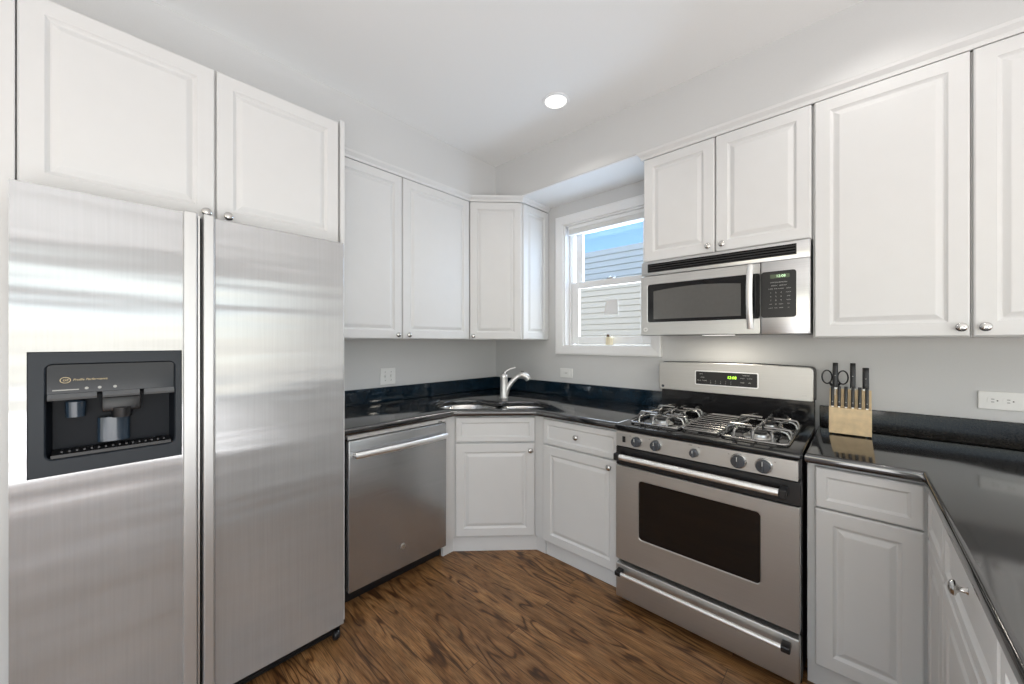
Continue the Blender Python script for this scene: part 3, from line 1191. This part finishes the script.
# cooktop
bm = new_bm()
box(bm, -.002, RW + .002, RF - .006, -.045, .891, .917, .006, 3)
ct = obj('cooktop', bm, GLOSSB, t, smooth=True)
bm = new_bm()
prism(bm, [(RF, .810), (RF, .886), (-.622, .888), (-.622, .806)], 'x', .004, RW - .010)
cp = obj('control_panel', bm, RSTEEL, t)
for (x, r) in ((1.690, .0235), (1.785, .0235), (1.957, .018), (2.128, .0265), (2.216, .0265)):
    bm = new_bm()
    lathe(bm, [(r, 0.003), (r, .006), (r * .94, .022), (r * .85, .026), (.001, .027)],
          Matrix.Translation((x - RX0, RF, .846)) @ FRONT, 28)
    k = obj('knob', bm, KNOBG, cp, smooth=True)
    bm = new_bm()
    lathe(bm, [(r * 1.16, 0), (r * 1.16, .002), (r * 1.05, .0055), (r * 1.0, .0055)], Matrix.Translation((x - RX0, RF, .846)) @ FRONT, 28)
    obj('skirt', bm, NICKEL, k, smooth=True)
    bm = new_bm()
    box(bm, x - RX0 - .0045, x - RX0 + .0045, RF - .034, RF - .024, .846 - r * .85, .846 + r * .9, .003)
    obj('grip', bm, KNOBG, k)
    bm = new_bm()
    box(bm, x - RX0 - .0012, x - RX0 + .0012, RF - .0347, RF - .0337, .846 + r * .2, .846 + r * .85)
    obj('pointer_mark', bm, INKW, k)
bm = new_bm()
box(bm, 1.614 - RX0, 1.630 - RX0, RF - .003, RF, .832, .862, .002)
obj('rocker_switch', bm, BLACK, cp)
bm = new_bm()
front_text(bm, 'OVEN', .006, 1.94 - RX0, RF - .0002, .877)
front_text(bm, 'OFF', .005, 1.975 - RX0, RF - .0002, .872)
for x in (1.655, 1.752, 2.092, 2.253):
    front_text(bm, 'HI', .006, x - RX0, RF - .0002, .868)
obj('lettering', bm, INKD, cp)
# oven door
bm = new_bm()
box(bm, 0.0, RW, RF + .004, -.621, .713, .806, .003, 1)
obj('vent_band', bm, BLACK, t)
bm = new_bm()
wx0, wx1, wz0, wz1 = .119, .631, .362, .656
outer = rrect(0.0, RW - .004, .231, .710, .004, 5)
inner = rrect(wx0, wx1, wz0, wz1, .018, 5)
inner2 = rrect(wx0 + .003, wx1 - .003, wz0 + .003, wz1 - .003, .016, 5)
rings = [[(p[0], -.621, p[1]) for p in outer], [(p[0], RF + .002, p[1]) for p in outer],
         [(p[0], RF, p[1]) for p in rrect(.002, RW - .006, .233, .708, .004, 5)],
         [(p[0], RF, p[1]) for p in inner], [(p[0], RF + .004, p[1]) for p in inner2], [(p[0], RF + .010, p[1]) for p in inner2]]
ring_loft(bm, rings, cap1=False)
od = obj('oven_door', bm, RSTEEL, t)
bm = new_bm()
prism(bm, inner2, 'y', RF + .004, RF + .009)
obj('oven_window', bm, OVENG, od)


def bar_handle(parent, x0, x1, y, z, r, cap, ybase, capmat, flat=1.0):
    bm = new_bm()
    tube(bm, [(x0 + cap, y, z), (x1 - cap, y, z)], r, 18)
    h = obj('handle', bm, HSTEEL, parent, smooth=True)
    for a_, b_ in ((x0, x0 + cap), (x1 - cap, x1)):
        bm = new_bm()
        box(bm, a_, b_, y - r * 1.12, ybase, z - r * 1.2, z + r * 1.2, .004, 2)
        obj('end_cap', bm, capmat, h)


bar_handle(od, 1.592 - RX0, 2.296 - RX0, RF - .042, .766, .0145, .026, RF + .003, BLACK)
# drawer
bm = new_bm()
box(bm, 0.0, RW - .004, RF, -.621, .036, .208, .006, 3)
dw_ = obj('storage_drawer', bm, RSTEEL, t, smooth=True)
bar_handle(dw_, 1.592 - RX0, 2.306 - RX0, RF - .036, .178, .0095, .030, RF, BLACK)
# backguard
bm = new_bm()
box(bm, 0.0, RW, -.048, 0.0, .905, 1.06, .003, 1)
obj('backguard_base', bm, GLOSSB, t)
bm = new_bm()
n = 20
top = [(RW * i / n, 1.196 + .022 * (1 - (2 * i / n - 1) ** 2)) for i in range(n + 1)]
# rounded upper corners
pts = [(-.008, 1.044), (RW - .010, 1.040), (RW - .004, 1.046)]
rr = .022
pts += [(RW - .004, 1.190)] + [(RW - .004 - rr + rr * math.cos(a), 1.190 + rr * math.sin(a)) for a in [i * PI / 12 for i in range(1, 6)]]
pts += [(RW - .028 - (RW - .036) * i / 16, 1.212 + .007 * (1 - (2 * i / 16 - 1) ** 2)) for i in range(0, 17)]
pts += [(-.012 + .02 - .02 * math.sin(a) , 1.192 + .02 * math.cos(a)) for a in [i * PI / 12 for i in range(1, 6)]]
pts += [(-.014, 1.190), (-.014, 1.050)]
prism(bm, pts, 'y', -.058, -.030)
bgp = obj('backguard_panel', bm, RSTEEL, t, bevel=.003)
bm = new_bm()
pts2 = [(p[0] + .008 if p[0] > RW / 2 else p[0] + .004, p[1] + .004) for p in pts]
prism(bm, pts2, 'y', -.030, -.002)
obj('backguard_rim', bm, BLACK, t)
gx0, gx1, gz0, gz1 = 1.784 - RX0, 2.094 - RX0, 1.092, 1.166
bm = new_bm()
prism(bm, rrect(gx0 - .006, gx1 + .006, gz0 - .006, gz1 + .006, .008), 'y', -.0605, -.0575)
obj('display_frame', bm, HSTEEL, bgp)
bm = new_bm()
prism(bm, rrect(gx0, gx1, gz0, gz1, .005), 'y', -.0625, -.0600)
dp = obj('display', bm, BLACK, bgp)
bm = new_bm()
front_text(bm, '12:08', .021, gx0 + .188, -.0627, gz0 + .046, shear=.1)
obj('clock_digits', bm, GREEN, dp)
bm = new_bm()
for x, z, s_ in ((.030, .060, 'BAKE'), (.018, .022, 'BROIL'), (.048, .022, 'CLEAN'), (.036, .040, 'OVEN'), (.240, .046, 'START'), (.275, .046, 'CLOCK'),
                 (.240, .022, 'TIMER'), (.275, .022, 'OFF'), (.258, .062, 'TIMER SET')):
    front_text(bm, s_, .0075, gx0 + x, -.0627, gz0 + z)
for i in range(10):
    front_text(bm, str((i + 1) % 10), .008, gx0 + .080 + (i % 5) * .026, -.0627, gz0 + (.022 if i < 5 else .010))
obj('key_legends', bm, INKG, dp)
bm = new_bm()
lathe(bm, [(.0085, 0), (.0085, .0015), (.001, .002)], Matrix.Translation((.012, -.058, 1.064)) @ FRONT, 20)
obj('logo_badge', bm, KNOBG, bgp)
bm = new_bm()
front_text(bm, 'XL44', .009, RW - .040, -.0582, 1.068)
front_text(bm, 'PROFILE', .007, .060, -.0582, 1.064)
obj('lettering', bm, INKG, bgp)

# burners and grates
def burner(x, y, r):
    bm = new_bm()
    lathe(bm, [(r * 1.5, .917), (r * 1.45, .920), (r * 1.05, .921), (r * 1.0, .932), (r * .9, .934), (.001, .934)], Matrix.Translation((x, y, 0)), 28)
    b = obj('burner', bm, BURN, ct, smooth=True)
    bm = new_bm()
    lathe(bm, [(r * .82, .9342), (r * .86, .939), (r * .78, .943), (.001, .9435)], Matrix.Translation((x, y, 0)), 28)
    obj('burner_cap', bm, BLACK, b, smooth=True)


def rounded_path(x0, x1, y0, y1, r, z):
    return [Vector((p[0], p[1], z)) for p in rrect(x0, x1, y0, y1, r, 4)]


def closed_tube(bm, pts, rad, n=8):
    m = len(pts)
    rings = []
    for i, p in enumerate(pts):
        d = (pts[(i + 1) % m] - pts[i - 1]).normalized()
        s = d.cross(Vector((0, 0, 1))).normalized()
        rings.append([p + s * rad * math.cos(2 * PI * k / n) + Vector((0, 0, 1)) * rad * math.sin(2 * PI * k / n) for k in range(n)])
    rings.append(rings[0])
    ring_loft(bm, rings, cap0=False, cap1=False)
    bmesh.ops.remove_doubles(bm, verts=bm.verts[:], dist=1e-6)


def grate(x0, x1, y0, y1, label):
    bm = new_bm()
    zt, zl = .962, .926
    r = .0062
    closed_tube(bm, rounded_path(x0, x1, y0, y1, .030, zl), r)
    ym = (y0 + y1) / 2
    xm = (x0 + x1) / 2
    for ya, yb in ((y0, ym), (ym, y1)):
        cy_ = (ya + yb) / 2
        # arched fingers rising from the frame to the burner centre
        for fx, fy in ((x0, cy_), (x1, cy_)):
            ex = xm + (fx - xm) * .20
            tube(bm, smooth_path([(fx, fy, zl), (fx + (xm - fx) * .04, fy, zt - .006), (fx + (xm - fx) * .18, fy, zt), (ex, fy, zt)], 4), r, 8)
        for fy, sg in ((ya, 1), (yb, -1)):
            hw = (yb - ya) / 2
            tube(bm, smooth_path([(xm, fy + sg * .004, zl), (xm, fy + sg * .010, zt - .006), (xm, fy + sg * .030, zt), (xm, cy_ - sg * .028, zt)], 4), r, 8)
        # corner arches
        for cxn in (x0, x1):
            for fy, sg in ((ya, 1), (yb, -1)):
                sx = 1 if cxn == x0 else -1
                tube(bm, smooth_path([(cxn + sx * .050, fy + sg * .002, zl), (cxn + sx * .052, fy + sg * .008, zt - .006), (cxn + sx * .056, fy + sg * .026, zt),
                                      (cxn + sx * .040, cy_ - sg * .040, zt), (cxn + sx * .012, cy_ - sg * .030, zt - .010), (cxn + sx * .002, cy_ - sg * .030, zl)], 4), r * .9, 8)
    tube(bm, [(x0, ym, zl), (x1, ym, zl)], r, 8)
    for fx in (x0 + .008, x1 - .008):
        for fy in (y0 + .02, ym, y1 - .02):
            tube(bm, [(fx, fy, .9175), (fx, fy, zl)], r * .9, 8)
    return obj('grate', bm, GRATE, ct, smooth=True, label=label)


burner(.165, -.470, .036)
burner(.165, -.215, .030)
burner(.590, -.470, .040)
burner(.590, -.215, .034)
grate(.045, .285, -.600, -.090, 'left cast grate')
grate(.470, .710, -.600, -.090, 'right cast grate')
bm = new_bm()  # made-up bars, standing for lines reflected from the microwave vent
closed_tube(bm, rounded_path(.300, .455, -.590, -.095, .02, .930), .005)
for i in range(9):
    y = -.560 + i * .054
    tube(bm, [(.302, y, .931), (.453, y, .931)], .0038, 8)
for fx in (.303, .452):
    for fy in (-.56, -.12):
        tube(bm, [(fx, fy, .9175), (fx, fy, .930)], .005, 8)
obj('grate', bm, GRATE, ct, smooth=True, label='narrow centre wire bars standing in for the reflected microwave vent')

# ------------------------------------------------------------------ microwave
MX0, MW_ = 1.578, 0.762
t = thing('microwave_oven', 'stainless steel over-the-range microwave with curved handle', 'microwave', (MX0, -0.004, 1.376))
h = 0.418
MF = -.396
bm = new_bm()
box(bm, 0.003, MW_ - .002, -.350, 0, 0.004, h - .001, .002, 1)
obj('case', bm, BLACK, t)
bm = new_bm()
box(bm, 0.0, MW_, MF + .012, -.351, h - .080, h, .003, 2)
vg = obj('vent_panel', bm, STEEL, t, smooth=True)
bm = new_bm()
box(bm, 1.616 - MX0, 2.292 - MX0, MF + .010, MF + .016, 1.732 - 1.376, 1.781 - 1.376)
g2 = obj('vent_grille', bm, BLACK, vg)
bm = new_bm()
for i in range(4):
    z = 1.737 - 1.376 + i * .0125
    prism(bm, [(MF + .0095, z), (MF + .005, z + .0035), (MF + .0095, z + .006)], 'x', 1.620 - MX0, 2.288 - MX0)
obj('louvers', bm, GLOSSB, g2)
# door
bm = new_bm()
dxe = .580
wx0, wx1, wz0, wz1 = .040, dxe - .004, 1.449 - 1.376, 1.663 - 1.376
outer = rrect(0.0, dxe, .0, h - .083, .008)
inner = rrect(wx0, .5785, wz0, wz1, .004)
inner2 = rrect(wx0 + .002, .5775, wz0 + .002, wz1 - .002, .011)
rings = [[(p[0], -.351, p[1]) for p in outer], [(p[0], MF + .004, p[1]) for p in outer],
         [(p[0], MF, p[1]) for p in rrect(.003, dxe - .001, .004, h - .086, .008)],
         [(p[0], MF, p[1]) for p in inner], [(p[0], MF + .002, p[1]) for p in inner2], [(p[0], MF + .006, p[1]) for p in inner2]]
ring_loft(bm, rings, cap1=False)
md = obj('door', bm, STEEL, t)
bm = new_bm()
prism(bm, inner2, 'y', MF + .0015, MF + .005)
dwn = obj('door_window', bm, GLOSSB, md)
bm = new_bm()
ix0, ix1, iz0, iz1 = .075, .500, wz0 + .018, wz1 - .030
arch = [(ix0, iz0), (ix1, iz0), (ix1, iz1 - .004)]
arch += [(ix1 - (ix1 - ix0) * i / 14, iz1 - .018 + .022 * math.sin(PI * (0.12 + .76 * (1 - i / 14)) ** 1.0)) for i in range(15)]
prism(bm, arch, 'y', MF + .0007, MF + .0013)
obj('window_mesh', bm, MWG, dwn)
# handle, a bowed vertical strip
bm = new_bm()
rings = []
hz0, hz1 = 1.402 - 1.376, 1.706 - 1.376
for i in range(17):
    z = hz0 + (hz1 - hz0) * i / 16
    u_ = 2 * i / 16 - 1
    y = MF - .012 - .026 * (1 - u_ * u_)
    x = .541
    rings.append([(x + .0135 * math.cos(2 * PI * k / 14), y + .008 * math.sin(2 * PI * k / 14), z) for k in range(14)])
ring_loft(bm, rings)
box(bm, .533, .549, MF - .012, MF, hz0 + .004, hz0 + .02, .002)
box(bm, .533, .549, MF - .012, MF, hz1 - .02, hz1 - .004, .002)
obj('handle', bm, HSTEEL, md, smooth=True)
bm = new_bm()
lathe(bm, [(.012, 0), (.012, .0015), (.001, .002)], Matrix.Translation((.030, MF, .034)) @ FRONT, 24)
lg = obj('logo_badge', bm, HSTEEL, md)
bm = new_bm()
front_text(bm, 'GE', .011, .030, MF - .0021, .034, shear=.3)
obj('lettering', bm, INKD, lg)
# control side
bm = new_bm()
box(bm, dxe + .002, MW_, MF, -.351, 0, h - .083, .004, 2)
mp_ = obj('control_panel', bm, STEEL, t, smooth=True)
bm = new_bm()
prism(bm, rrect(dxe + .0025, 2.292 - MX0, 1.452 - 1.376, 1.664 - 1.376, .012), 'y', MF - .0012, MF + .001)
kp_ = obj('keypad', bm, BLACK, mp_)
kx0 = 2.196 - MX0
bm = new_bm()
prism(bm, rrect(kx0, 2.268 - MX0, 1.631 - 1.376, 1.649 - 1.376, .002), 'y', MF - .0018, MF - .0010)
obj('display', bm, plain('dim_display', (0.10, 0.13, 0.08), 0.2), kp_)
bm = new_bm()
front_text(bm, '12:08', .016, kx0 + .040, MF - .0020, 1.640 - 1.376)
obj('clock_digits', bm, PALEG, kp_)
bm = new_bm()
zz = 1.612 - 1.376
for row in (('POPCORN', 'BEVERAGE'), ('REHEAT', 'DEFROST')):
    for j, s_ in enumerate(row):
        front_text(bm, s_, .0065, kx0 + .016 + j * .032, MF - .0014, zz)
    zz -= .0145
for row in (('COOK', 'TIME', 'POWER', 'AUTO'), ('1', '2', '3', 'CLOCK'), ('4', '5', '6', 'ADD'), ('7', '8', '9', 'TURN'), ('OFF', '0', 'START', 'SET'), ('LIGHT', 'FAN', 'TIMER', 'HI')):
    for j, s_ in enumerate(row):
        front_text(bm, s_, .0085 if len(s_) == 1 else .0058, kx0 + .002 + j * .0195 + (.008 if j == 3 else 0), MF - .0014, zz)
    zz -= .0175
obj('key_legends', bm, INKG, kp_)
# underside lamp
bm = new_bm()
box(bm, .30, .44, -.30, -.22, -.001, .004, .001, 1)
obj('task_lamp', bm, DLIGHT, t)
area('cooktop_lamp', (MX0 + .37, -.25, 1.370), (0, 0, 0), .14, .08, 1.3, (1.0, .92, .78))

# ------------------------------------------------------------------ outlets
def outlet(loc, rotz, w, hh, label, kind):
    t = thing('wall_outlet' if kind != 'switch' else 'light_switch', label, 'outlet' if kind != 'switch' else 'switch', loc, rotz)
    bm = new_bm()
    box(bm, -w / 2, w / 2, -.007, -.0005, -hh / 2, hh / 2, .0025, 2)
    obj('plate', bm, PLASTIC, t)
    if kind == 'duplex':
        for x in (-.020, .020):
            bm = new_bm()
            prism(bm, rrect(x - .0165, x + .0165, -.0145, .0145, .012), 'y', -.0085, -.0065)
            rc = obj('receptacle', bm, PLASTIC, t)
            bm = new_bm()
            box(bm, x - .007, x + .001, -.0092, -.0084, .0048, .0068)
            box(bm, x - .007, x + .001, -.0092, -.0084, -.0068, -.0048)
            lathe(bm, [(.0024, 0), (.0024, .0008)], Matrix.Translation((x + .009, -.0084, 0)) @ FRONT, 10)
            obj('slots', bm, INKD, rc)
    elif kind == 'small':
        bm = new_bm()
        prism(bm, rrect(-.033, .033, -.016, .016, .004), 'y', -.0085, -.0065)
        rc = obj('receptacle', bm, PLASTIC, t)
        bm = new_bm()
        for x in (-.019, .014):
            box(bm, x - .003, x + .004, -.0092, -.0084, .004, .006)
            box(bm, x - .003, x + .004, -.0092, -.0084, -.006, -.004)
        box(bm, -.007, .007, -.0092, -.0084, -.0035, .0035)
        obj('slots', bm, INKG, rc)
    else:
        for x in (-.023, .023):
            bm = new_bm()
            prism(bm, [(-.0065, -.012), (-.0065, .012), (-.016, .006), (-.014, -.001)], 'x', x - .0045, x + .0045)
            obj('toggle', bm, PLASTIC, t)
            for z_ in (-.030, .030):
                bm = new_bm()
                lathe(bm, [(.0028, 0), (.0028, .001)], Matrix.Translation((x, -.007, z_)) @ FRONT, 10)
                obj('screw', bm, NICKEL, t)
    return t


outlet((0, -1.102, 1.094), R90, .117, .118, 'white double toggle switch plate on the left wall above the backsplash', 'switch')
outlet((.796, 0, 1.094), 0, .118, .072, 'small white horizontal wall outlet below the window', 'small')
outlet((2.921, 0, 1.100), 0, .122, .074, 'white horizontal duplex outlet on the wall right of the knife block', 'duplex')

# ------------------------------------------------------------------ knife block
KB = Vector((2.393, -.185, .9145))
t = thing('knife_block', 'light maple knife block on the counter right of the range', 'knife block', KB)
bm = new_bm()
kw = .145
prism(bm, [(0, 0.004), (0, .122), (.040, .124), (.066, .205), (.100, .196), (.100, .004)], 'x', 0, kw)
# small steps for the slots
for i in range(6):
    x = .014 + i * .0225
    box(bm, x - .0015, x + .0015, .008, .030, .118, .1222)
obj('block', bm, WOODL, t, bevel=.0015)
bm = new_bm()
for x in (.01, kw - .02):
    for y in (.01, .085):
        box(bm, x, x + .010, y, y + .010, 0, .004)
obj('foot_pads', bm, BLACK, t)


def knife(x, y, z, hl, w, th, label, group, big):
    """handle rising from the block, tilted back a little"""
    k = thing('kitchen_knife' if big else 'steak_knife', label, 'knife', KB + Vector((x, y, z)), 0, group)
    k.rotation_euler = (math.radians(-6 if big else -3), 0, 0)
    prof = []
    bm = new_bm()
    rings = []
    for f, ww, off in ((0, .72, 0), (.10, .85, 0), (.3, .90, .0), (.55, .82, .001), (.8, .95, .002), (.93, 1.0, .004), (1.0, .80, .006)):
        a_, b_ = th / 2, w / 2 * ww
        rings.append([(a_ * math.copysign(abs(math.cos(q_)) ** .6, math.cos(q_)), off + b_ * math.copysign(abs(math.sin(q_)) ** .6, math.sin(q_)), .004 + f * hl)
                      for q_ in [2 * PI * i / 14 for i in range(14)]])
    ring_loft(bm, rings)
    hd = obj('handle', bm, BLACK, k, smooth=True)
    bm = new_bm()
    nr = 2 if big else 1
    for i in range(nr):
        zz_ = .004 + hl * (.22 + .26 * i)
        lathe(bm, [(.0022, -.0004), (.0022, .0006)], Matrix.Translation((0, -w * .41, zz_)) @ FRONT, 8)
    obj('rivet', bm, INKG, hd)
    bm = new_bm()
    if big:
        box(bm, -th * .42, th * .42, -w * .42, w * .42, -.004, .005, .001, 1)
        box(bm, -.001, .001, -w * .45, w * .45, -.05, -.003)
    else:
        box(bm, -th * .36, th * .36, -w * .36, w * .36, -.001, .004, .001, 1)
        box(bm, -.0008, .0008, -w * .45, w * .45, -.06, -.002)
    obj('blade', bm, HSTEEL, k)


sn = ['leftmost', 'second from the left', 'third from the left', 'third from the right', 'second from the right', 'rightmost']
for i in range(6):
    knife(.012 + i * .0235, .019, .1235, .092, .016, .0125, 'short black steak knife in the front row of the block, %s' % sn[i], 'steak knives in the front row of the knife block', False)
knife(.020, .072, .2045, .118, .028, .020, 'large black-handled kitchen knife standing in front of the scissors', None, True)
knife(.082, .072, .2045, .118, .028, .020, 'large black-handled kitchen knife in the middle of the back row', None, True)
knife(.126, .072, .2045, .098, .028, .023, 'thick black-handled kitchen knife at the right of the back row', None, True)
k = thing('kitchen_scissors', 'black-handled kitchen scissors in the left slot of the knife block', 'scissors', KB + Vector((.018, .093, .200)))
for s_ in (-1, 1):
    bm = new_bm()
    lp = []
    for i in range(18):
        a_ = 2 * PI * i / 18
        lp.append(Vector((s_ * .029 + .0185 * math.cos(a_), 0, .056 + .032 * math.sin(a_))))
    closed = lp
    m = len(closed)
    rings = []
    for i, p in enumerate(closed):
        d = (closed[(i + 1) % m] - closed[i - 1]).normalized()
        sv = d.cross(Vector((0, 1, 0))).normalized()
        rings.append([p + sv * .0032 * math.cos(2 * PI * j / 8) + Vector((0, 1, 0)) * .0045 * math.sin(2 * PI * j / 8) for j in range(8)])
    rings.append(rings[0])
    ring_loft(bm, rings, cap0=False, cap1=False)
    bmesh.ops.remove_doubles(bm, verts=bm.verts[:], dist=1e-6)
    tube(bm, [(s_ * .020, 0, .031), (s_ * .010, 0, .013), (s_ * .003, 0, -.004)], [.0045, .0055, .004], 8)
    obj('handle', bm, BLACK, k, smooth=True)
bm = new_bm()
box(bm, -.006, .006, -.0015, .0015, -.045, .002)
obj('blade', bm, HSTEEL, k)
